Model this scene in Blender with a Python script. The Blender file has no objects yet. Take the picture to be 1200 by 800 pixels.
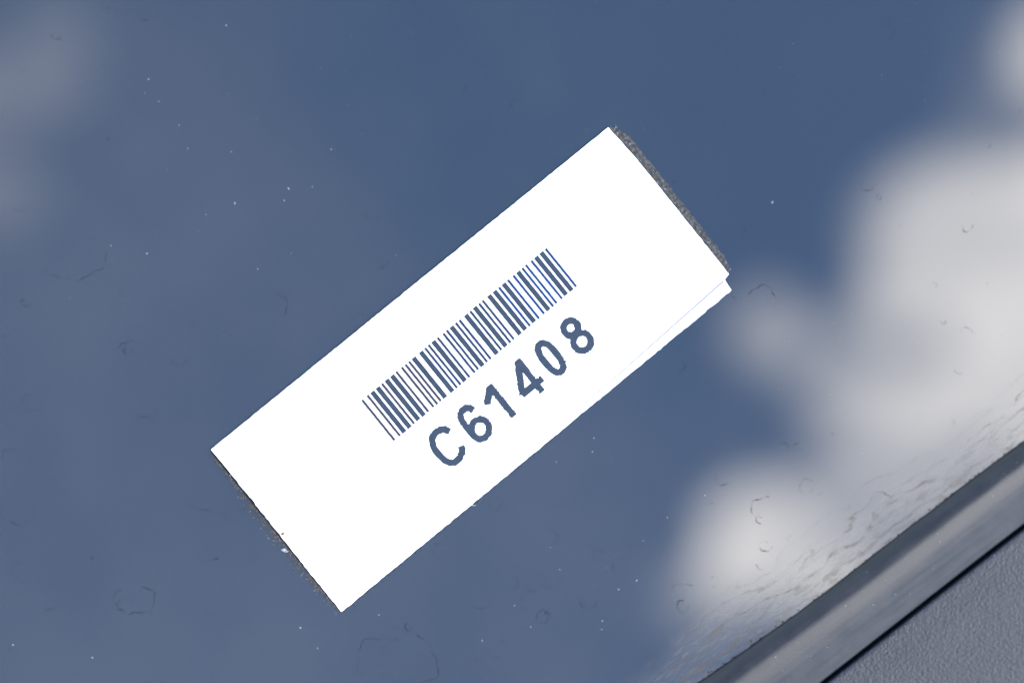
import bpy, math, random
import numpy as np
from mathutils import Vector, Matrix

rng = random.Random(7)
nrng = np.random.default_rng(11)
scene = bpy.context.scene
COL = scene.collection

# ------------------------------------------------------------------ camera
DIST, LENS, SENSOR = 0.60, 216.0, 36.0
cam_dir = Vector((-0.268, 0.10, 1.0)).normalized()       # from the glass to the camera
cz = cam_dir
cx = Vector((0, 1, 0)).cross(cz).normalized()
cy = cz.cross(cx)
cam_pos = cam_dir * DIST
cd = bpy.data.cameras.new('camera')
cam = bpy.data.objects.new('camera', cd)
COL.objects.link(cam)
M = Matrix((cx, cy, cz)).transposed().to_4x4()
M.translation = cam_pos
cam.matrix_world = M
cd.lens, cd.sensor_width, cd.sensor_fit = LENS, SENSOR, 'HORIZONTAL'
cd.clip_start, cd.clip_end = 0.02, 100.0
scene.camera = cam

def ray(px, py):
    k = SENSOR / LENS / 1200.0
    return (cx * ((px - 600) * k) + cy * (-(py - 400) * k) - cz).normalized()

def P(px, py, h=0.0):
    """point on the glass (height h above it) that a place in the frame falls on"""
    d = ray(px, py)
    t = (h - cam_pos.z) / d.z
    return cam_pos + d * t

cd.dof.use_dof = True
cd.dof.focus_distance = (cam_pos - P(470, 480)).dot(cz)
cd.dof.aperture_fstop = 26.0

# ------------------------------------------------------------------ sky and sun
SUN_EL, SUN_AZ = math.radians(48), math.radians(100)      # azimuth clockwise from +Y
sun_vec = Vector((math.sin(SUN_AZ) * math.cos(SUN_EL), math.cos(SUN_AZ) * math.cos(SUN_EL), math.sin(SUN_EL)))
w = bpy.data.worlds.new('World')
scene.world = w
w.use_nodes = True
nt = w.node_tree
nt.nodes.clear()

class G:
    """small node-graph helper"""
    def __init__(s, nt): s.nt = nt
    def n(s, kind, **kw):
        o = s.nt.nodes.new(kind)
        for k, v in kw.items(): setattr(o, k, v)
        return o
    def link(s, a, b): s.nt.links.new(a, b)
    def put(s, sock, v):
        if isinstance(v, bpy.types.NodeSocket): s.nt.links.new(v, sock)
        else: sock.default_value = v
    def m(s, op, a, b=None, c=None, clamp=False):
        o = s.n('ShaderNodeMath', operation=op, use_clamp=clamp)
        s.put(o.inputs[0], a)
        if b is not None: s.put(o.inputs[1], b)
        if c is not None: s.put(o.inputs[2], c)
        return o.outputs[0]
    def dot(s, a, v):
        o = s.n('ShaderNodeVectorMath', operation='DOT_PRODUCT')
        s.put(o.inputs[0], a); o.inputs[1].default_value = tuple(v)
        return o.outputs['Value']
    def xyz(s, a, b, c):
        o = s.n('ShaderNodeCombineXYZ')
        for i, v in enumerate((a, b, c)): s.put(o.inputs[i], v)
        return o.outputs[0]
    def noise(s, vec, scale, detail=3, rough=0.5, dist=0.0):
        o = s.n('ShaderNodeTexNoise')
        s.put(o.inputs['Vector'], vec)
        o.inputs['Scale'].default_value = scale
        o.inputs['Detail'].default_value = detail
        o.inputs['Roughness'].default_value = rough
        o.inputs['Distortion'].default_value = dist
        return o.outputs['Fac']
    def step(s, v, lo, hi, a=0.0, b=1.0):
        o = s.n('ShaderNodeMapRange', interpolation_type='SMOOTHSTEP')
        s.put(o.inputs['Value'], v)
        o.inputs['From Min'].default_value = lo; o.inputs['From Max'].default_value = hi
        o.inputs['To Min'].default_value = a; o.inputs['To Max'].default_value = b
        return o.outputs['Result']
    def mix(s, f, a, b):
        o = s.n('ShaderNodeMix', data_type='RGBA')
        s.put(o.inputs['Factor'], f)
        s.put(o.inputs[6], a); s.put(o.inputs[7], b)
        return o.outputs[2]

g = G(nt)
sky = g.n('ShaderNodeTexSky', sky_type='NISHITA', sun_disc=False)
sky.sun_elevation, sky.sun_rotation = SUN_EL, SUN_AZ
sky.air_density, sky.dust_density, sky.ozone_density = 1.0, 0.0, 2.1
# clouds: cumulus puffs in the part of the sky the glass mirrors, scattered cumulus elsewhere
tc = g.n('ShaderNodeTexCoord')
D = tc.outputs['Generated']
def mirror(px, py):
    d = ray(px, py)
    return Vector((d.x, d.y, -d.z))
R0 = mirror(600, 400)
RU = (mirror(700, 400) - mirror(500, 400)).normalized()
RV = (mirror(600, 500) - mirror(600, 300)).normalized()
PXR = SENSOR / LENS / 1200.0
def suv(px, py):
    d = mirror(px, py)
    return d.dot(RU) - R0.dot(RU), d.dot(RV) - R0.dot(RV)
U = g.m('SUBTRACT', g.dot(D, RU), R0.dot(RU))
V = g.m('SUBTRACT', g.dot(D, RV), R0.dot(RV))
front = g.step(g.dot(D, R0), 0.80, 0.90)
# frame place of the puff, radii, weight
PUFFS = [(1105, 262, 88, 82, 1.0), (1190, 335, 90, 85, .9), (1085, 345, 75, 60, .75), (908, 392, 48, 52, .50), (965, 425, 44, 38, .20), (1010, 390, 45, 45, .34), (990, 540, 55, 38, .25),
         (1195, 450, 100, 70, .75), (1060, 480, 90, 55, .75), (965, 480, 36, 28, .18), (888, 640, 62, 60, 1.0), (905, 600, 40, 34, .35), (868, 680, 46, 34, .45), (968, 592, 52, 42, .45), (985, 690, 70, 55, .75),
         (1080, 580, 90, 50, .55), (1235, 60, 50, 65, 1.0), (1165, 125, 45, 45, .28), (1150, 40, 50, 50, .12), (1260, 240, 80, 80, 1.0),
         (1320, 560, 130, 150, 1.1), (1180, 760, 150, 100, .9), (825, 705, 50, 40, .42),
         (72, 60, 46, 80, .24), (2, 90, 42, 62, .22), (0, 225, 52, 55, .24), (-120, 130, 80, 120, .45)]
dens = None
wob = g.m('MULTIPLY', g.m('SUBTRACT', g.noise(D, 55, 4, .55), .5), 1.0)
wob2 = g.m('MULTIPLY', g.m('SUBTRACT', g.noise(D, 42, 4, .5), .5), 1.0)
Uw = g.m('ADD', U, g.m('MULTIPLY', wob, 75 * PXR))
Vw = g.m('ADD', V, g.m('MULTIPLY', wob2, 90 * PXR))
for (px, py, rx, ry, wt) in PUFFS:
    u0, v0 = suv(px, py)
    a = g.m('DIVIDE', g.m('SUBTRACT', Uw, u0), rx * PXR)
    b = g.m('DIVIDE', g.m('SUBTRACT', Vw, v0), ry * PXR)
    q = g.m('ADD', g.m('MULTIPLY', a, a), g.m('MULTIPLY', b, b))
    q = g.m('MULTIPLY', q, q)                           # flat-topped bump
    e = g.m('MULTIPLY', g.m('EXPONENT', g.m('MULTIPLY', q, -0.8)), wt)
    dens = e if dens is None else g.m('ADD', dens, e)
dens = g.m('MULTIPLY', g.step(dens, .0, 1.02, 0, 1), front)
sep = g.n('ShaderNodeSeparateXYZ'); g.link(D, sep.inputs[0])
zc = g.m('MAXIMUM', sep.outputs['Z'], 0.06)
plane = g.xyz(g.m('DIVIDE', sep.outputs['X'], zc), g.m('DIVIDE', sep.outputs['Y'], zc), 0.0)
far = g.step(g.noise(plane, 2.6, 6, .55), .54, .66)
far = g.m('MULTIPLY', far, g.step(g.dot(D, R0), .975, .990, 1.0, 0.0))
far = g.m('MULTIPLY', far, g.step(sep.outputs['Z'], .02, .15))
cov = g.m('MULTIPLY', g.m('MINIMUM', g.m('MAXIMUM', dens, far), 1.0), .95)
shade = g.step(g.noise(D, 48, 5, .6), .34, .66)
ccol = g.mix(shade, (10.6, 10.2, 10.6, 1), (14.5, 13.6, 13.4, 1))
bg = g.n('ShaderNodeBackground')
g.link(g.mix(cov, sky.outputs[0], ccol), bg.inputs['Color'])
bg.inputs['Strength'].default_value = 0.15
wo = g.n('ShaderNodeOutputWorld'); g.link(bg.outputs[0], wo.inputs['Surface'])

sd = bpy.data.lights.new('sun', 'SUN')
sd.energy, sd.angle, sd.color = 2.0, math.radians(0.55), (1.0, .95, .88)
so = bpy.data.objects.new('sun', sd)
COL.objects.link(so)
so.rotation_euler = sun_vec.to_track_quat('Z', 'Y').to_euler()
so.location = sun_vec * 2

vs = scene.view_settings
vs.view_transform, vs.look, vs.gamma, vs.use_curve_mapping = 'Standard', 'None', 1.0, False
vs.exposure = 2.0

# ------------------------------------------------------------------ helpers
PX = 0.1 / 1200                                       # metres per photo pixel on the glass
def mat(name):
    m = bpy.data.materials.new(name)
    m.use_nodes = True
    t = m.node_tree
    b = t.nodes['Principled BSDF']
    return m, G(t), b
def obj(name, verts, faces, m, parent=None, smooth=False, kind=None):
    me = bpy.data.meshes.new(name)
    me.from_pydata([tuple(v) for v in verts], [], faces)
    me.update()
    if smooth:
        me.polygons.foreach_set('use_smooth', [True] * len(me.polygons))
    for x in (m if isinstance(m, (list, tuple)) else [m]): me.materials.append(x)
    o = bpy.data.objects.new(name, me)
    COL.objects.link(o)
    if parent: o.parent = parent
    if kind: o['kind'] = kind
    return o
def tag(o, label, cat, group=None):
    o['label'], o['category'] = label, cat
    if group: o['group'] = group

# seal lines in the frame: y as a function of x
def y_glass(x): return 800 - (x - 818) * .735 + 3.0 * math.sin((x - 818) / 75.0)
def y_groove(x): return 800 - (x - 967) * .770 + 1.5 * math.sin(x / 110.0)
e0, e1 = P(818, 800), P(1200, 519)
along = (e1 - e0).normalized()
outw = Vector((along.y, -along.x, 0))                  # away from the glass, to the trim
c_edge = e0.dot(outw)

# ------------------------------------------------------------------ materials
# tinted glass: dark body, mirror-clear surface, thin film of dust, tide marks of dirt along the seal
m_glass, g, b = mat('tinted_glass')
pos = g.n('ShaderNodeNewGeometry').outputs['Position']
dist = g.m('SUBTRACT', c_edge, g.dot(pos, outw))       # metres from the seal
sl = g.dot(pos, along)
dn = g.m('DIVIDE', dist, 0.0054)                       # 0 at the seal, 1 at the end of the dirt band
lng = g.xyz(g.m('MULTIPLY', sl, 190.0), g.m('MULTIPLY', dist, 620.0), 0.0)
wav = g.noise(lng, 1.0, 5, .6, .4)
wav2 = g.noise(g.xyz(g.m('MULTIPLY', sl, 60.0), g.m('MULTIPLY', dist, 130.0), 2.0), 1.0, 3, .5)
fld = g.m('ADD', dn, g.m('MULTIPLY', g.m('SUBTRACT', wav2, .5), 1.5))
band = g.step(fld, .45, 1.05, 1.0, 0.0)                # soft-edged dirty zone
tide = g.m('ADD', g.m('MULTIPLY', fld, 3.4), g.m('MULTIPLY', wav, 2.2))
ln = g.m('ABSOLUTE', g.m('SUBTRACT', g.m('FRACT', tide), .5))
lines = g.step(ln, .0, .13, 1.0, 0.0)
smudge = g.step(g.noise(g.xyz(g.m('MULTIPLY', sl, 420.0), g.m('MULTIPLY', dist, 1500.0), 5.0), 1.0, 6, .72, .8), .44, .66)
brk = g.step(g.noise(lng, 1.3, 4, .65), .34, .60)
lines = g.m('MULTIPLY', g.m('MULTIPLY', lines, brk), g.step(fld, .55, 1.35, 1.0, 0.0))
fine = g.step(g.noise(g.xyz(g.m('MULTIPLY', sl, 500.0), g.m('MULTIPLY', dist, 2600.0), 0.0), 1.0, 3, .65), .50, .70)
lines = g.m('ADD', lines, g.m('MULTIPLY', g.m('MULTIPLY', fine, band), .55))
hug = g.step(g.m('ADD', dn, g.m('MULTIPLY', g.m('SUBTRACT', wav, .5), .8)), .05, .62, 1.0, 0.0)
lines = g.m('ADD', g.m('MULTIPLY', lines, g.m('ADD', g.m('MULTIPLY', smudge, .65), .55)), g.m('MULTIPLY', g.m('MULTIPLY', smudge, g.m('ADD', g.m('MULTIPLY', band, .20), g.m('MULTIPLY', hug, .36))), 1.0))
film_big = g.m('ADD', g.noise(pos, 28, 3, .55), g.m('MULTIPLY', g.dot(pos, (-.7, -.7, 0)), 7.0))
film_fine = g.noise(pos, 2600, 3, .7)
film = g.m('MULTIPLY', g.step(film_big, .2, 1.0, .003, .050), g.step(film_fine, .35, .75, .93, 1.07))
fine = g.m('MULTIPLY', fine, 1.0)
dust = g.n('ShaderNodeBsdfDiffuse'); dust.inputs['Color'].default_value = (.38, .335, .275, 1)
grime = g.n('ShaderNodeBsdfDiffuse'); grime.inputs['Color'].default_value = (.062, .051, .038, 1)
b.inputs['Base Color'].default_value = (.003, .004, .006, 1)
b.inputs['Roughness'].default_value = 0.0
b.inputs['IOR'].default_value = 1.85
b.inputs['Specular Tint'].default_value = (.96, 1.0, 1.0, 1)
s1 = g.n('ShaderNodeMixShader')
g.put(s1.inputs[0], g.m('ADD', film, g.m('MULTIPLY', g.m('MULTIPLY', band, g.m('ADD', wav, fine)), .085)))
g.link(b.outputs[0], s1.inputs[1]); g.link(dust.outputs[0], s1.inputs[2])
s2 = g.n('ShaderNodeMixShader')
g.put(s2.inputs[0], g.m('MULTIPLY', g.m('MINIMUM', lines, 1.0), .62, clamp=True))
g.link(s1.outputs[0], s2.inputs[1]); g.link(grime.outputs[0], s2.inputs[2])
g.link(s2.outputs[0], g.nt.nodes['Material Output'].inputs['Surface'])

m_mark, g, b = mat('dried_water_mark')
b.inputs['Base Color'].default_value = (.022, .022, .022, 1)
b.inputs['Roughness'].default_value = .9
b.inputs['Specular IOR Level'].default_value = .1
pos = g.n('ShaderNodeNewGeometry').outputs['Position']
g.put(b.inputs['Alpha'], g.step(g.noise(pos, 900, 3, .6), .38, .70, .02, .44))

m_dust, g, b = mat('pale_dust')
b.inputs['Base Color'].default_value = (.14, .15, .16, 1)
b.inputs['Roughness'].default_value = .8

m_paper, g, b = mat('white_label_paper')
pos = g.n('ShaderNodeNewGeometry').outputs['Position']
nz = g.noise(pos, 1500, 4, .6)
g.put(b.inputs['Base Color'], g.mix(nz, (.80, .80, .79, 1), (.84, .84, .83, 1)))
b.inputs['Roughness'].default_value = .45
bp = g.n('ShaderNodeBump'); bp.inputs['Strength'].default_value = .05; bp.inputs['Distance'].default_value = .000085
g.put(bp.inputs['Height'], nz); g.link(bp.outputs[0], b.inputs['Normal'])

def ink(name, col):
    m, g, b = mat(name)
    pos = g.n('ShaderNodeNewGeometry').outputs['Position']
    nz = g.step(g.noise(pos, 2500, 3, .7), .35, .7)
    g.put(b.inputs['Base Color'], g.mix(nz, tuple(c * .7 for c in col) + (1,), tuple(c * 1.3 for c in col) + (1,)))
    b.inputs['Roughness'].default_value = .03           # glossy thermal-transfer ribbon
    b.inputs['IOR'].default_value = 1.85
    return m
m_ink = ink('glossy_black_ink', (.013, .013, .0125))

m_adh, g, b = mat('grey_adhesive')
pos = g.n('ShaderNodeNewGeometry').outputs['Position']
nz = g.noise(pos, 3200, 4, .7)
g.put(b.inputs['Base Color'], g.mix(g.step(nz, .42, .68), (.010, .0105, .0115, 1), (.062, .060, .058, 1)))
b.inputs['Roughness'].default_value = .6
b.inputs['Specular IOR Level'].default_value = .25
bp = g.n('ShaderNodeBump'); bp.inputs['Strength'].default_value = .8; bp.inputs['Distance'].default_value = .0002
g.put(bp.inputs['Height'], nz); g.link(bp.outputs[0], b.inputs['Normal'])

m_brown, g, b = mat('brown_glue_line')
b.inputs['Base Color'].default_value = (.016, .009, .005, 1); b.inputs['Roughness'].default_value = .8; b.inputs['Specular IOR Level'].default_value = .08
m_tan, g, b = mat('tan_glue_grain')
pos = g.n('ShaderNodeNewGeometry').outputs['Position']
g.put(b.inputs['Base Color'], g.mix(g.step(g.noise(pos, 5000, 2, .6), .35, .65), (.012, .010, .008, 1), (.10, .092, .075, 1)))
b.inputs['Roughness'].default_value = .5
m_orange, g, b = mat('orange_grain')
b.inputs['Base Color'].default_value = (.16, .06, .012, 1); b.inputs['Roughness'].default_value = .6

m_rubber, g, b = mat('black_rubber')
pos = g.n('ShaderNodeNewGeometry').outputs['Position']
so_, do_ = g.dot(pos, along), g.dot(pos, outw)
st = g.noise(g.xyz(g.m('MULTIPLY', so_, 90.0), g.m('MULTIPLY', do_, 1900.0), 0.0), 1.0, 4, .6)
bl = g.noise(pos, 420, 4, .6)
fn = g.noise(pos, 5200, 2, .6)
k = g.m('ADD', g.m('MULTIPLY', st, .6), g.m('MULTIPLY', bl, .4))
g.put(b.inputs['Base Color'], g.mix(g.step(k, .35, .65), (.0065, .0075, .0095, 1), (.0155, .016, .018, 1)))
g.put(b.inputs['Roughness'], g.step(k, .3, .7, .40, .50))
b.inputs['IOR'].default_value = 1.40
bp = g.n('ShaderNodeBump'); bp.inputs['Strength'].default_value = .25; bp.inputs['Distance'].default_value = .00006
g.put(bp.inputs['Height'], g.m('ADD', st, g.m('MULTIPLY', fn, .6))); g.link(bp.outputs[0], b.inputs['Normal'])

m_plastic, g, b = mat('grained_black_plastic')
pos = g.n('ShaderNodeNewGeometry').outputs['Position']
wv = g.n('ShaderNodeTexVoronoi', feature='SMOOTH_F1')
g.put(wv.inputs['Vector'], pos); wv.inputs['Scale'].default_value = 3900
n1 = g.noise(pos, 3500, 3, .5, .3)
n2 = g.noise(pos, 4500, 2, .6)
h = g.m('ADD', g.m('MULTIPLY', n1, 1.2), g.m('ADD', g.m('MULTIPLY', wv.outputs['Distance'], .5), g.m('MULTIPLY', n2, .22)))
g.put(b.inputs['Base Color'], g.mix(g.step(g.noise(pos, 160, 4, .6), .35, .65), (.0052, .0076, .0130, 1), (.0082, .0108, .0172, 1)))
b.inputs['Roughness'].default_value = .55
b.inputs['IOR'].default_value = 1.42
bp = g.n('ShaderNodeBump'); bp.inputs['Strength'].default_value = .75; bp.inputs['Distance'].default_value = .000085
g.put(bp.inputs['Height'], h); g.link(bp.outputs[0], b.inputs['Normal'])

# ------------------------------------------------------------------ window glass
def slab(poly, z0, z1):
    n = len(poly)
    v = [(p.x, p.y, z1) for p in poly] + [(p.x, p.y, z0) for p in poly]
    f = [tuple(range(n - 1, -1, -1)), tuple(range(n, 2 * n))]
    f += [(i, (i + 1) % n, n + (i + 1) % n, n + i) for i in range(n)]
    return v, f
far_l, far_r = e0 - along * .16, e0 + along * .22
tuck = outw * .004                                     # the pane runs on under the seal
poly = [far_l + tuck, far_r + tuck, far_r - outw * .22, far_l - outw * .22]
a2 = sum(poly[i].x * poly[(i + 1) % 4].y - poly[(i + 1) % 4].x * poly[i].y for i in range(4))
if a2 > 0: poly.reverse()
v, f = slab(poly, -.004, 0.0)
pane = obj('window_glass', v, f, m_glass)
tag(pane, 'dark tinted car window glass mirroring blue sky and white clouds, dusty and water-spotted', 'car window'); pane['kind'] = 'thing'

# dried water marks: thin broken rings and arcs lying on the glass
def ribbons(polys, z):
    vs_, fs = [], []
    for pts, wd in polys:
        n0 = len(vs_)
        for i, p in enumerate(pts):
            q0, q1 = pts[max(i - 1, 0)], pts[min(i + 1, len(pts) - 1)]
            d = (q1 - q0); d = Vector((d.x, d.y, 0)).normalized() if d.length > 0 else Vector((1, 0, 0))
            nn = Vector((-d.y, d.x, 0)); hw = wd * PX * .5 * (0.5 + rng.random() * .9)
            for sgn in (-1, 1):
                vs_.append((p.x + nn.x * hw * sgn, p.y + nn.y * hw * sgn, z))
        for i in range(len(pts) - 1):
            k_ = n0 + 2 * i
            fs.append((k_, k_ + 1, k_ + 3, k_ + 2))
    return vs_, fs
def arc(px, py, rx, a0, a1, ry=None, wob=.24, rot=0):
    ry = ry or rx * .9
    n = max(7, int(abs(a1 - a0) / 360 * rx * 2.2) + 5)
    ph = [rng.uniform(0, 6.28) for _ in range(3)]
    out = []
    for i in range(n):
        t = math.radians(a0 + (a1 - a0) * i / (n - 1))
        k = 1 + wob * (math.sin(2 * t + ph[0]) * .6 + math.sin(5 * t + ph[1]) * .3 + math.sin(11 * t + ph[2]) * .2)
        x, y = rx * k * math.cos(t), ry * k * math.sin(t)
        c, s = math.cos(rot), math.sin(rot)
        out.append(P(px + x * c - y * s, py + x * s + y * c))
    return out
A = []
for (px, py, r, a0, a1, wd) in [(88, 303, 31, -70, 170, 1.5), (66, 42, 5, 0, 300, 2.2), (318, 356, 18, -80, 110, 1.5), (150, 410, 12, 20, 300, 1.6),
        (150, 410, 5, 0, 260, 2.2), (158, 702, 21, -60, 220, 1.7), (142, 708, 6, 60, 260, 2.4), (472, 770, 38, -100, 60, 1.6), (455, 775, 34, 150, 290, 1.2),
        (478, 734, 4, 0, 260, 2.4), (636, 722, 8, 0, 330, 1.7), (642, 717, 3, 0, 300, 2.2), (621, 703, 11, 90, 300, 1.2), (1018, 215, 9, 0, 250, 1.7), (1030, 231, 3, 0, 300, 2),
        (1134, 266, 6, -30, 200, 2), (893, 353, 18, -150, 40, 1.6), (905, 600, 22, 130, 260, 1.6), (897, 640, 7, 0, 300, 1.9), (945, 570, 9, 20, 320, 1.6), (936, 524, 5, 0, 280, 1.8),
        (1030, 590, 14, 200, 330, 1.6), (800, 710, 7, 0, 280, 1.7), (725, 663, 8, 10, 310, 1.4), (700, 650, 7, 40, 340, 1.2), (640, 630, 12, -80, 60, 1.2), (515, 645, 9, 0, 280, 1.3),
        (240, 640, 20, 30, 140, 1.3), (235, 580, 20, 60, 150, 1.6), (270, 640, 26, 120, 200, 1.2), (320, 660, 30, 160, 230, 1.3), (80, 555, 22, 100, 220, 1.2), (60, 700, 16, 0, 120, 1.2),
        (170, 500, 14, 200, 330, 1.1), (1010, 680, 9, 10, 200, 1.3), (800, 695, 14, 200, 320, 1.2), (850, 560, 10, 20, 200, 1.2), (690, 700, 12, 30, 170, 1.2), (580, 590, 8, 0, 240, 1.2),
        (815, 120, 9, 0, 250, 1.0), (40, 470, 13, 30, 250, 1.2), (210, 420, 9, 0, 200, 1.1), (20, 600, 18, -40, 120, 1.2), (560, 700, 14, 0, 130, 1.1), (30, 355, 5, 0, 250, 1.6)]:
    A.append((arc(px, py, r, a0, a1), wd))
for _ in range(120):
    px, py = rng.uniform(-60, 1240), rng.uniform(-40, 820)
    if py > y_glass(px) - 20: continue
    a0 = rng.uniform(0, 360)
    A.append((arc(px, py, rng.choice([2.5, 3, 4, 6, 8, 12]), a0, a0 + rng.uniform(50, 260)), rng.uniform(.7, 1.4)))
for _ in range(26):                                     # crumbs of residue: tiny filled dashes
    px, py = rng.uniform(0, 1200), rng.uniform(0, 800)
    if py > y_glass(px) - 20: continue
    A.append(([P(px, py), P(px + rng.uniform(-4, 4), py + rng.uniform(-4, 4))], rng.uniform(1.5, 3)))
v, f = ribbons(A, 12e-6)
obj('water_mark', v, f, m_mark, pane, kind='stuff')

# dust grains
OCT_V = [(1, 0, 0), (0, 1, 0), (-1, 0, 0), (0, -1, 0), (0, 0, .8), (0, 0, -.1)]
OCT_F = [(0, 1, 4), (1, 2, 4), (2, 3, 4), (3, 0, 4), (1, 0, 5), (2, 1, 5), (3, 2, 5), (0, 3, 5)]
def grains(items, z=0.0):
    vs_, fs = [], []
    for (px, py, r) in items:
        p = P(px, py); n0 = len(vs_); a = rng.uniform(0, 3.1); st = rng.uniform(.7, 1.5)
        for (x, y, zz) in OCT_V:
            x, y = x * st, y / st
            x, y = x * math.cos(a) - y * math.sin(a), x * math.sin(a) + y * math.cos(a)
            j = 1 + rng.uniform(-.2, .2)
            vs_.append((p.x + x * r * PX * j, p.y + y * r * PX * j, z + zz * r * PX * .7))
        fs += [tuple(i + n0 for i in t) for t in OCT_F]
    return vs_, fs
S = [(174, 93, 1.1), (265, 30, 1.1), (275, 238, 1.3), (271, 178, .9), (388, 175, .9), (366, 219, .8), (338, 221, 1.4), (333, 235, .9), (186, 119, .8), (210, 147, .8), (220, 174, .8),
     (302, 315, .9), (172, 297, 1.2), (130, 288, .8), (746, 680, 1.4), (725, 690, 1.2), (622, 734, 1.1), (565, 750, 1.2), (603, 709, .8), (444, 720, 1.2), (706, 727, 1.2), (705, 737, 1),
     (782, 606, .9), (754, 633, .8), (694, 529, 1.1), (696, 513, 1.1), (652, 541, .8), (645, 641, .8), (656, 667, .8), (826, 580, 1.3), (905, 237, 1.6), (352, 735, 1.4), (372, 759, 1),
     (15, 755, 1.3), (108, 770, 1.2), (905, 720, .8), (951, 743, .9), (914, 738, .7), (1005, 735, .9)]
for _ in range(360):
    px, py = rng.uniform(-40, 1240), rng.uniform(-40, 840)
    if py > y_glass(px) - 4: continue
    S.append((px, py, min(1.2, .18 + rng.expovariate(9))))
v, f = grains(S)
obj('dust_grain', v, f, m_dust, pane, kind='stuff')

# ------------------------------------------------------------------ rubber seal (swept profile)
def catmull(xs, ys, n):
    out = []
    for i in range(n):
        t = i / (n - 1) * (len(xs) - 1); k = min(int(t), len(xs) - 2); u = t - k
        p = [(xs[max(k - 1, 0)], ys[max(k - 1, 0)]), (xs[k], ys[k]), (xs[k + 1], ys[k + 1]), (xs[min(k + 2, len(xs) - 1)], ys[min(k + 2, len(xs) - 1)])]
        r = []
        for c in (0, 1):
            a0, a1, a2_, a3 = (q[c] for q in p)
            r.append(.5 * (2 * a1 + (a2_ - a0) * u + (2 * a0 - 5 * a1 + 4 * a2_ - a3) * u * u + (3 * a1 - a0 - 3 * a2_ + a3) * u ** 3))
        out.append(tuple(r))
    return out
MM = .001
# (fraction across, height in mm)
prof = catmull([.00, .004, .02, .05, .10, .16, .23, .32, .43, .54, .66, .80, .92, .985, 1.0, 1.0],
               [.02, .20, .34, .58, .90, 1.12, 1.22, 1.18, 1.06, .84, .53, .14, -.18, -.42, -.9, -3.0], 90)
xs = [470 + i * 12 for i in range(108)]
rows = []
for x in xs:
    ga = P(x, y_glass(x)); jx = rng.uniform(-1, 1) * .000035
    # partner across the seal: go along outw until the groove line
    lo, hi = 0.0, .03
    kx = None
    for _ in range(40):
        mid = (lo + hi) / 2; q = ga + outw * mid
        # back to frame
        rel = q - cam_pos; dz = -rel.dot(cz)
        qx = rel.dot(cx) / dz * LENS / SENSOR * 1200 + 600; qy = -rel.dot(cy) / dz * LENS / SENSOR * 1200 + 400
        if qy > y_groove(qx) - 3.2: hi = mid
        else: lo = mid
    rows.append((ga, lo, jx))
v, f = [], []
npf = len(prof)
for (ga, wdt, jx) in rows:
    for (t, hh) in prof:
        p = ga + outw * (t * wdt + jx * (1 - t))
        v.append((p.x, p.y, hh * MM))
for i in range(len(rows) - 1):
    for j in range(npf - 1):
        a_ = i * npf + j
        f.append((a_, a_ + 1, a_ + npf + 1, a_ + npf))
# floor of the gap and underside
base = len(v)
for (ga, wdt, jx) in rows:
    p = ga + outw * (wdt + .003); v.append((p.x, p.y, -3.0 * MM))
for i in range(len(rows) - 1):
    f.append((i * npf + npf - 1, base + i, base + i + 1, (i + 1) * npf + npf - 1))
seal = obj('rubber_seal', v, f, m_rubber, smooth=True)
tag(seal, 'rounded black rubber seal strip between the window glass and the grained trim', 'rubber seal')
# dust grains caught on the rubber
items = []
def onrow(i, t):
    ga, wdt, jx = rows[i]
    hh = min(prof, key=lambda q: abs(q[0] - t))[1]
    p = ga + outw * (t * wdt); return p, hh * MM
v, f = [], []
for _ in range(130):
    i = rng.randrange(20, 70); t = rng.uniform(.03, .93)
    p, z = onrow(i, t); p = p + along * rng.uniform(-.0006, .0006); r = (.25 + rng.expovariate(4)) * PX; r = min(r, 1.1 * PX)
    n0 = len(v)
    for (x, y, zz) in OCT_V: v.append((p.x + x * r, p.y + y * r, z + zz * r))
    f += [tuple(k_ + n0 for k_ in q) for q in OCT_F]
obj('dust_grain', v, f, m_dust, seal, kind='stuff')
it = []
for _ in range(220):                                    # grit lodged where the rubber meets the glass
    x = rng.uniform(800, 1240); it.append((x, y_glass(x) - min(6, rng.expovariate(.7)), rng.choice([.35, .45, .6, .6, .9, 1.3])))
v, f = grains(it)
obj('grit', v, f, m_brown, pane, kind='stuff')

# ------------------------------------------------------------------ grained plastic trim
tp = [(0.0, -2.8), (0.0, -1.4), (.02, -.62), (.07, -.46), (.16, -.41), (.5, -.385), (1.4, -.37), (2.2, -.34), (3.0, -.30), (6.0, -.28), (12, -.28), (30, -.6), (80, -3), (80, -6)]
v, f = [], []
n = len(tp)
for (ga, wdt, jx) in rows:
    for (d_, hh) in tp:
        p = ga + outw * (wdt + .00040 + d_ * MM)
        v.append((p.x, p.y, hh * MM))
for i in range(len(rows) - 1):
    for j in range(n - 1):
        a_ = i * n + j
        f.append((a_, a_ + 1, a_ + n + 1, a_ + n))
trim = obj('plastic_trim', v, f, m_plastic, smooth=True)
tag(trim, 'grained dark grey plastic car trim beyond the rubber seal, bottom right corner', 'plastic trim'); trim['kind'] = 'thing'

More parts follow.
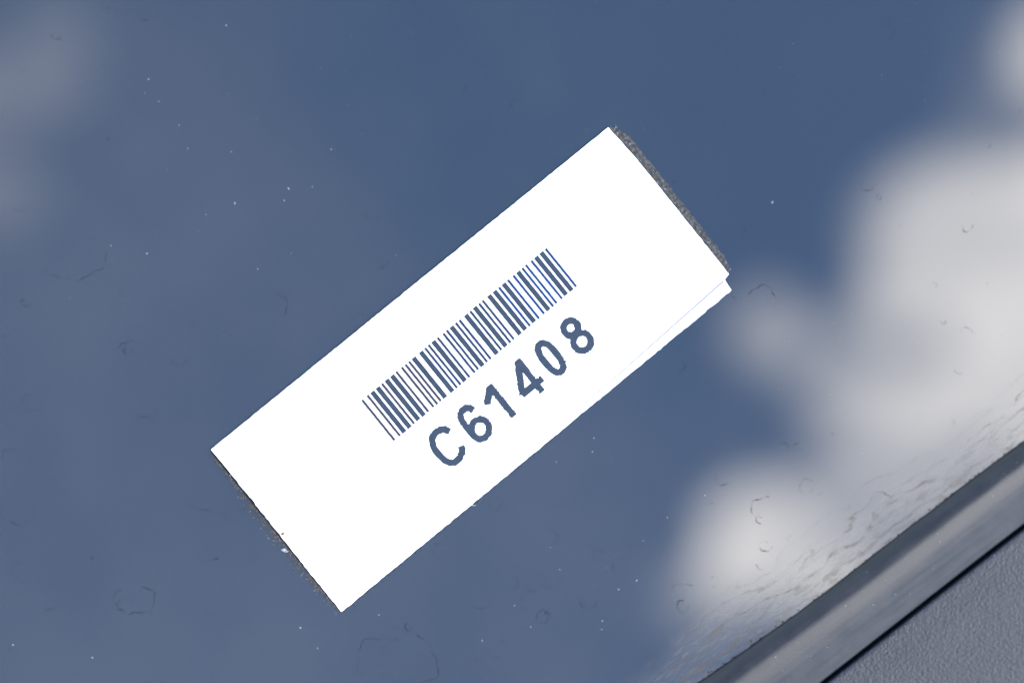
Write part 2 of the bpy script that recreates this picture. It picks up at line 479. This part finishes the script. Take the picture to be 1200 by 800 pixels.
# ------------------------------------------------------------------ paper label
def edge(a, b, n, amp):
    """points from a to b with a slightly torn, fibrous outline"""
    a, b = Vector(a), Vector(b); d = (b - a); nn = Vector((-d.y, d.x)).normalized(); out = []
    for i in range(n):
        t = i / n
        o = 0 if i == 0 else rng.gauss(0, amp)
        out.append(a + d * t + nn * o)
    return out
def sheet(corners, z0, z1, name, m, parent, amp=.22, lift=0.0):
    pts = []
    for i, c in enumerate(corners):
        c2 = corners[(i + 1) % len(corners)]
        L = math.hypot(c2[0] - c[0], c2[1] - c[1])
        pts += edge(c, c2, max(2, int(L / 4)), amp)
    w3 = [P(p.x, p.y, z1) for p in pts]
    v, f = slab(w3, z0, z1)
    a2 = sum(w3[i].x * w3[(i + 1) % len(w3)].y - w3[(i + 1) % len(w3)].x * w3[i].y for i in range(len(w3)))
    if a2 > 0: f = [tuple(reversed(q)) for q in f]
    return obj(name, v, f, m, parent)
label = bpy.data.objects.new('paper_label', None)
COL.objects.link(label)
label.location = P(552, 433)
label.empty_display_size = .01
tag(label, 'white paper label with a barcode and C61408, stuck slantwise on the dark glass', 'label')
bpy.context.view_layer.update()
inv = label.matrix_world.inverted()
def keep(o):
    o.parent = label; o.matrix_parent_inverse = inv; return o
Z0, Z1, Z2 = 20e-6, 130e-6, 250e-6
keep(sheet([(250, 529), (715, 153), (845, 322), (857, 340), (400, 716.5)], Z0, Z1, 'backing_sheet', m_paper, None, .28))
keep(sheet([(247.5, 526.5), (480, 337.8), (713, 149.5), (748, 189), (790, 241), (854, 321), (848.5, 328.5), (720, 443), (600, 545), (402, 714)], Z1 + 6e-6, Z2, 'top_sheet', m_paper, None, .16))
ZI = Z2 + 8e-6

# barcode: the code-39 pattern of *C61408*
C39 = {'*': 'bWbwBwBwb', 'C': 'BwBwbWbwb', '6': 'bwBWBwbwb', '1': 'BwbWbwbwB', '4': 'bwbWBwbwB', '0': 'bwbWBwBwb', '8': 'BwbWbwBwb'}
tl, tr = Vector((423.2, 469.1)), Vector((640.3, 290.4))
bl_, br = Vector((461.6, 516.8)), Vector((676.6, 335.3))
units, bars = 0.0, []
NW = 2.0
for ci, ch in enumerate('*C61408*'):
    for el in C39[ch]:
        wd = NW if el.isupper() else 1.0
        if el in 'bB': bars.append((units, units + wd))
        units += wd
    if ci < 7: units += 1.0
def bar_mat(t, thin):
    if not thin: return m_ink
    return m_thin[min(2, int(t * 3))]
m_thin = [ink('warm_fringe_ink', (.026, .015, .010)), ink('mid_fringe_ink', (.010, .011, .022)), ink('blue_fringe_ink', (.002, .012, .060))]  # lens colour fringing put into the ink: brown at left, blue at right
for (a_, b_) in bars:
    sh = -.11
    ta, tb = (a_ + sh) / units, (b_ - sh) / units
    nn = 16
    L_, R_ = [], []
    for i in range(nn + 1):
        s_ = i / nn
        j0, j1 = rng.gauss(0, .07), rng.gauss(0, .07)
        ext = rng.uniform(-.3, .3) if i in (0, nn) else 0
        for (tt, jj, acc) in ((ta, j0, L_), (tb, j1, R_)):
            q = (tl.lerp(tr, tt)).lerp(bl_.lerp(br, tt), s_)
            dirn = (tr - tl).normalized(); dn_ = (bl_ - tl).normalized()
            q = q + dirn * jj + dn_ * ext
            acc.append(P(q.x, q.y, ZI))
    v = L_ + R_
    f = [(i, nn + 1 + i, nn + 2 + i, i + 1) for i in range(nn)]
    f = [tuple(reversed(q)) for q in f]
    keep(obj('bar', v, f, bar_mat(ta, b_ - a_ < 1.5)))

# characters: dot-matrix cells of a thermal printer, filled where the strokes pass
EU = (tr - tl).normalized(); EV = Vector((-EU.y, EU.x))
def glyph(name, strokes, width, origin, scale):
    """strokes: polylines in a zoomed frame"""
    S = [[Vector((origin[0] + x / scale, origin[1] + y / scale)) for x, y in st] for st in strokes]
    pts = np.array([(p.dot(EU), p.dot(EV)) for st in S for p in st])
    cell = 1.05
    u0, v0 = pts.min(0) - width; u1, v1 = pts.max(0) + width
    nu, nv = int((u1 - u0) / cell) + 1, int((v1 - v0) / cell) + 1
    uu, vv = np.meshgrid(u0 + (np.arange(nu) + .5) * cell, v0 + (np.arange(nv) + .5) * cell, indexing='ij')
    best = np.full(uu.shape, 1e9)
    for st in S:
        for i in range(len(st) - 1):
            ax, ay = st[i].dot(EU), st[i].dot(EV); bx, by = st[i + 1].dot(EU), st[i + 1].dot(EV)
            dx, dy = bx - ax, by - ay; l2 = dx * dx + dy * dy + 1e-9
            traw = ((uu - ax) * dx + (vv - ay) * dy) / l2
            t = np.clip(traw, 0, 1)
            d = np.hypot(uu - ax - t * dx, vv - ay - t * dy)
            ends = ((i == 0) & (traw < -.5 / math.sqrt(l2))) | ((i == len(st) - 2) & (traw > 1 + .5 / math.sqrt(l2)))
            d = np.where(ends & (st[0] != st[-1]), 1e9, d)
            best = np.minimum(best, d)
    noise = nrng.normal(0, .24, best.shape)
    on = best + noise < width / 2
    vid, v, f = {}, [], []
    def vert(i, j):
        if (i, j) not in vid:
            q = EU * (u0 + i * cell) + EV * (v0 + j * cell)
            vid[(i, j)] = len(v); v.append(P(q.x, q.y, ZI))
        return vid[(i, j)]
    for i in range(nu):
        j = 0
        while j < nv:
            if on[i, j]:
                k = j
                while k + 1 < nv and on[i, k + 1]: k += 1
                f.append((vert(i, j), vert(i, k + 1), vert(i + 1, k + 1), vert(i + 1, j)))
                j = k + 1
            else: j += 1
    return keep(obj(name, v, f, m_ink))
def ell(cx_, cy_, rx, ry, rot=0, a0=0, a1=360, n=40, pw=2.0):
    out = []
    for i in range(n + 1):
        t = math.radians(a0 + (a1 - a0) * i / n); c, s = math.cos(t), math.sin(t)
        x = rx * math.copysign(abs(c) ** (2 / pw), c); y = ry * math.copysign(abs(s) ** (2 / pw), s)
        r = math.radians(rot)
        out.append((cx_ + x * math.cos(r) - y * math.sin(r), cy_ + x * math.sin(r) + y * math.cos(r)))
    return out
Z5, Z6, SC = (490, 450), (590, 360), 7.273
W = 8.3
glyph('letter', [[(268, 402), (232, 386), (190, 388), (150, 412), (122, 450), (119, 492), (136, 545), (175, 598), (225, 646), (270, 670), (310, 666), (350, 634), (374, 588), (378, 555), (366, 528)]], W, Z5, SC)
glyph('digit', [[(470, 222), (440, 203), (405, 203), (375, 226), (360, 262), (370, 305), (400, 350), (440, 400), (462, 425)], ell(530, 382, 76, 84, 0)], W * .98, Z5, SC)
glyph('digit', [[(608, 12), (716, 146), (818, 270)], [(606, 30), (602, 95), (588, 150), (594, 172)]], W, Z5, SC)
glyph('digit', [[(120, 450), (230, 590), (333, 720)], [(124, 470), (140, 610), (162, 745)], [(160, 742), (240, 680), (328, 608)]], W, Z6, SC)
glyph('digit', [ell(402, 430, 146, 62, 51.5, pw=2.5)], W, Z6, SC)
glyph('digit', [ell(574, 177, 62, 64, 0), ell(671, 294, 75, 75, 0)], W, Z6, SC)

# adhesive showing past the right end
v, f = [], []
N = 90
inner_a, inner_b = Vector((712, 151)), Vector((852, 321))
for i in range(N + 1):
    t = i / N
    q = inner_a.lerp(inner_b, t)
    nrm = Vector((.772, -.635))
    wd = 14.0 * min(1, (t + .01) * 9) ** .6 * (1 - .30 * t * t) * min(1, (1.01 - t) * 14) ** .5 + rng.gauss(0, .5)
    for k, (fr, hh) in enumerate(((-.5, 60e-6), (.3, 75e-6), (.7, 70e-6), (.92, 50e-6), (1.0, 2e-6))):
        r_ = q + nrm * (wd * fr)
        p = P(r_.x, r_.y, 0); v.append((p.x, p.y, hh * rng.uniform(.7, 1.2) if k else hh))
for i in range(N):
    for k in range(4):
        a_ = i * 5 + k
        f.append((a_, a_ + 5, a_ + 6, a_ + 1))
keep(obj('adhesive_strip', v, f, m_adh, smooth=True))
G1 = [(rng.uniform(0, 1), rng.uniform(.1, 1)) for _ in range(120)]
it = []
for t, s_ in G1:
    q = inner_a.lerp(inner_b, t) + Vector((.772, -.635)) * (12.5 * (1 - .30 * t * t) * s_)
    it.append((q.x, q.y, rng.choice([.5, .7, .9, 1.2, 1.6])))
v, f = grains(it, 66e-6)
keep(obj('adhesive_grain', v, f, m_tan, kind='stuff'))

# glue line and grit past the left end
la, lb = Vector((247, 528)), Vector((400, 717))
v, f = [], []
N = 80
for i in range(N + 1):
    t = i / N; q = la.lerp(lb, t); nrm = Vector((-.777, .629))
    wd = .75 + rng.gauss(0, .22) + .5 * math.sin(t * 3.1)
    for (fr, hh) in ((-1.5, 60e-6), (.7, 55e-6), (1.0, 2e-6)):
        r_ = q + nrm * (wd * fr); p = P(r_.x, r_.y); v.append((p.x, p.y, hh))
for i in range(N):
    for k in range(2):
        a_ = i * 3 + k
        f.append((a_, a_ + 1, a_ + 4, a_ + 3))
keep(obj('glue_line', v, f, m_brown))
it = []
for _ in range(330):
    t = min(1, max(0, rng.betavariate(1.6, 1.2)))
    sp = 9 * (math.sin(min(1, t * 1.05) * math.pi) ** .7 * .7 + .35 * t)
    q = la.lerp(lb, t) + Vector((-.777, .629)) * (1.5 + min(rng.expovariate(1.0) * .45, 1.3) * sp)
    it.append((q.x, q.y, rng.choice([.4, .5, .6, .8, 1.0, 1.4])))
v, f = grains(it)
keep(obj('glue_grain', v, f, m_tan, kind='stuff'))
m_flake, g, b = mat('white_paper_flake'); b.inputs['Base Color'].default_value = (.26, .27, .28, 1)
v, f = grains([(333, 644, 3.0), (336, 646, 1.8), (270, 556.5, 1.9)], 0)
keep(obj('paper_flake', v, f, m_flake))
v, f = grains([(331, 624.6, 2.6)], Z2 + 4e-6)
keep(obj('rust_grain', v, f, m_orange))
# loose fibre curling off the lower edge
fib = []
for i in range(14):
    t = i / 13
    fib.append(P(552 + 14 * t, 591 - 10 * t + 5.0 * math.sin(t * math.pi), 60e-6))
v, f = [], []
for i, p in enumerate(fib):
    for k in range(4):
        a = k * math.pi / 2
        v.append((p.x + .4 * PX * math.cos(a), p.y + .4 * PX * math.cos(a), p.z + .4 * PX * math.sin(a)))
for i in range(len(fib) - 1):
    for k in range(4):
        f.append((i * 4 + k, i * 4 + (k + 1) % 4, i * 4 + 4 + (k + 1) % 4, i * 4 + 4 + k))
keep(obj('paper_fibre', v, f, m_flake))

# shadow line at the upper sheet's lower edge, painted as a dark strip
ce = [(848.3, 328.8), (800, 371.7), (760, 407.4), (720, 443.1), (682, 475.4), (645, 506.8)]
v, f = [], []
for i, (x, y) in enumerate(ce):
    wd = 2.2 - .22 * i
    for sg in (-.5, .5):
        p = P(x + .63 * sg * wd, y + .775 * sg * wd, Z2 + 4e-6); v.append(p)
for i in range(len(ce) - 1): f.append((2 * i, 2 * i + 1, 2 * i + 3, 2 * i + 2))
m_edge_shadow, g, b = mat('grey_edge_shadow'); b.inputs['Base Color'].default_value = (.12, .12, .13, 1); b.inputs['Roughness'].default_value = .9
keep(obj('edge_shadow_strip', v, f, m_edge_shadow))
# dark grit along the long edges
it = []
for (a_, b_, nn, off, sg) in (((402, 716), (668, 497), 150, (.635, .772), 1), ((252, 523), (520, 306), 90, (-.63, -.777), 1)):
    a_, b_ = Vector(a_), Vector(b_)
    for _ in range(nn):
        q = a_.lerp(b_, rng.random()) + Vector(off) * rng.choice([.4, .6, .8, 1.0, 1.6, 2.6])
        it.append((q.x, q.y, rng.uniform(.3, .75)))
v, f = grains(it)
keep(obj('edge_grit', v, f, m_brown, kind='stuff'))

# brown-grey smear of old glue past the left end
m_smear, g, b = mat('old_glue_smear')
pos = g.n('ShaderNodeNewGeometry').outputs['Position']
nz = g.noise(pos, 2300, 5, .7)
g.put(b.inputs['Base Color'], g.mix(g.step(nz, .4, .62), (.016, .014, .012, 1), (.062, .056, .046, 1)))
b.inputs['Roughness'].default_value = .8; b.inputs['Specular IOR Level'].default_value = .15
vc = g.n('ShaderNodeVertexColor'); vc.layer_name = 'thickness'
g.put(b.inputs['Alpha'], g.m('MULTIPLY', g.step(nz, .40, .64, .0, .75), vc.outputs['Color']))
v, f, al = [], [], []
N = 80
for i in range(N + 1):
    t = i / N; q = la.lerp(lb, t)
    wd = 2.5 + 8.5 * math.sin(min(1, .08 + t * .86) * math.pi) ** .7 + 3.0 * t * (1 - t) + rng.gauss(0, .35)
    if t > .96: wd *= (1.0 - t) / .04 * .7 + .3
    for (fr, hh, a_) in ((-.1, 30e-6, .8), (.5, 26e-6, .8), (1.0, 14e-6, 0.0)):
        r_ = q + Vector((-.777, .629)) * wd * fr; v.append(P(r_.x, r_.y, hh)); al.append(a_)
for i in range(N):
    for k in range(2):
        a_ = i * 3 + k; f.append((a_, a_ + 1, a_ + 4, a_ + 3))
sm = keep(obj('glue_smear', v, f, m_smear))
ca = sm.data.color_attributes.new('thickness', 'FLOAT_COLOR', 'POINT')
for i, a_ in enumerate(al): ca.data[i].color = (a_, a_, a_, 1)
# pale dust caught in the grain of the trim and along the gap
v, f = [], []
for _ in range(160):
    i = rng.randrange(30, 90); ga, wdt, jx = rows[i]
    d_ = rng.choice([rng.uniform(.1, .9), rng.uniform(.1, 14), rng.uniform(.1, 14)])
    p = ga + outw * (wdt + .00040 + d_ * MM) + along * rng.uniform(-.0006, .0006)
    r_ = min(1.2, .25 + rng.expovariate(4)) * PX; n0 = len(v)
    for (x, y, zz) in OCT_V: v.append((p.x + x * r_, p.y + y * r_, -.34 * MM + zz * r_))
    f += [tuple(k_ + n0 for k_ in q) for q in OCT_F]
obj('dust_grain', v, f, m_dust, trim, kind='stuff')

it = []
for _ in range(46):
    t = rng.random() ** 1.4
    q = inner_a.lerp(inner_b, t) + Vector((.772, -.635)) * (12.0 * (1 - .30 * t * t) * rng.uniform(.2, .95))
    it.append((q.x, q.y, rng.choice([.5, .6, .8, 1.1])))
v, f = grains(it, 75e-6)
keep(obj('pale_grain', v, f, m_dust, kind='stuff'))
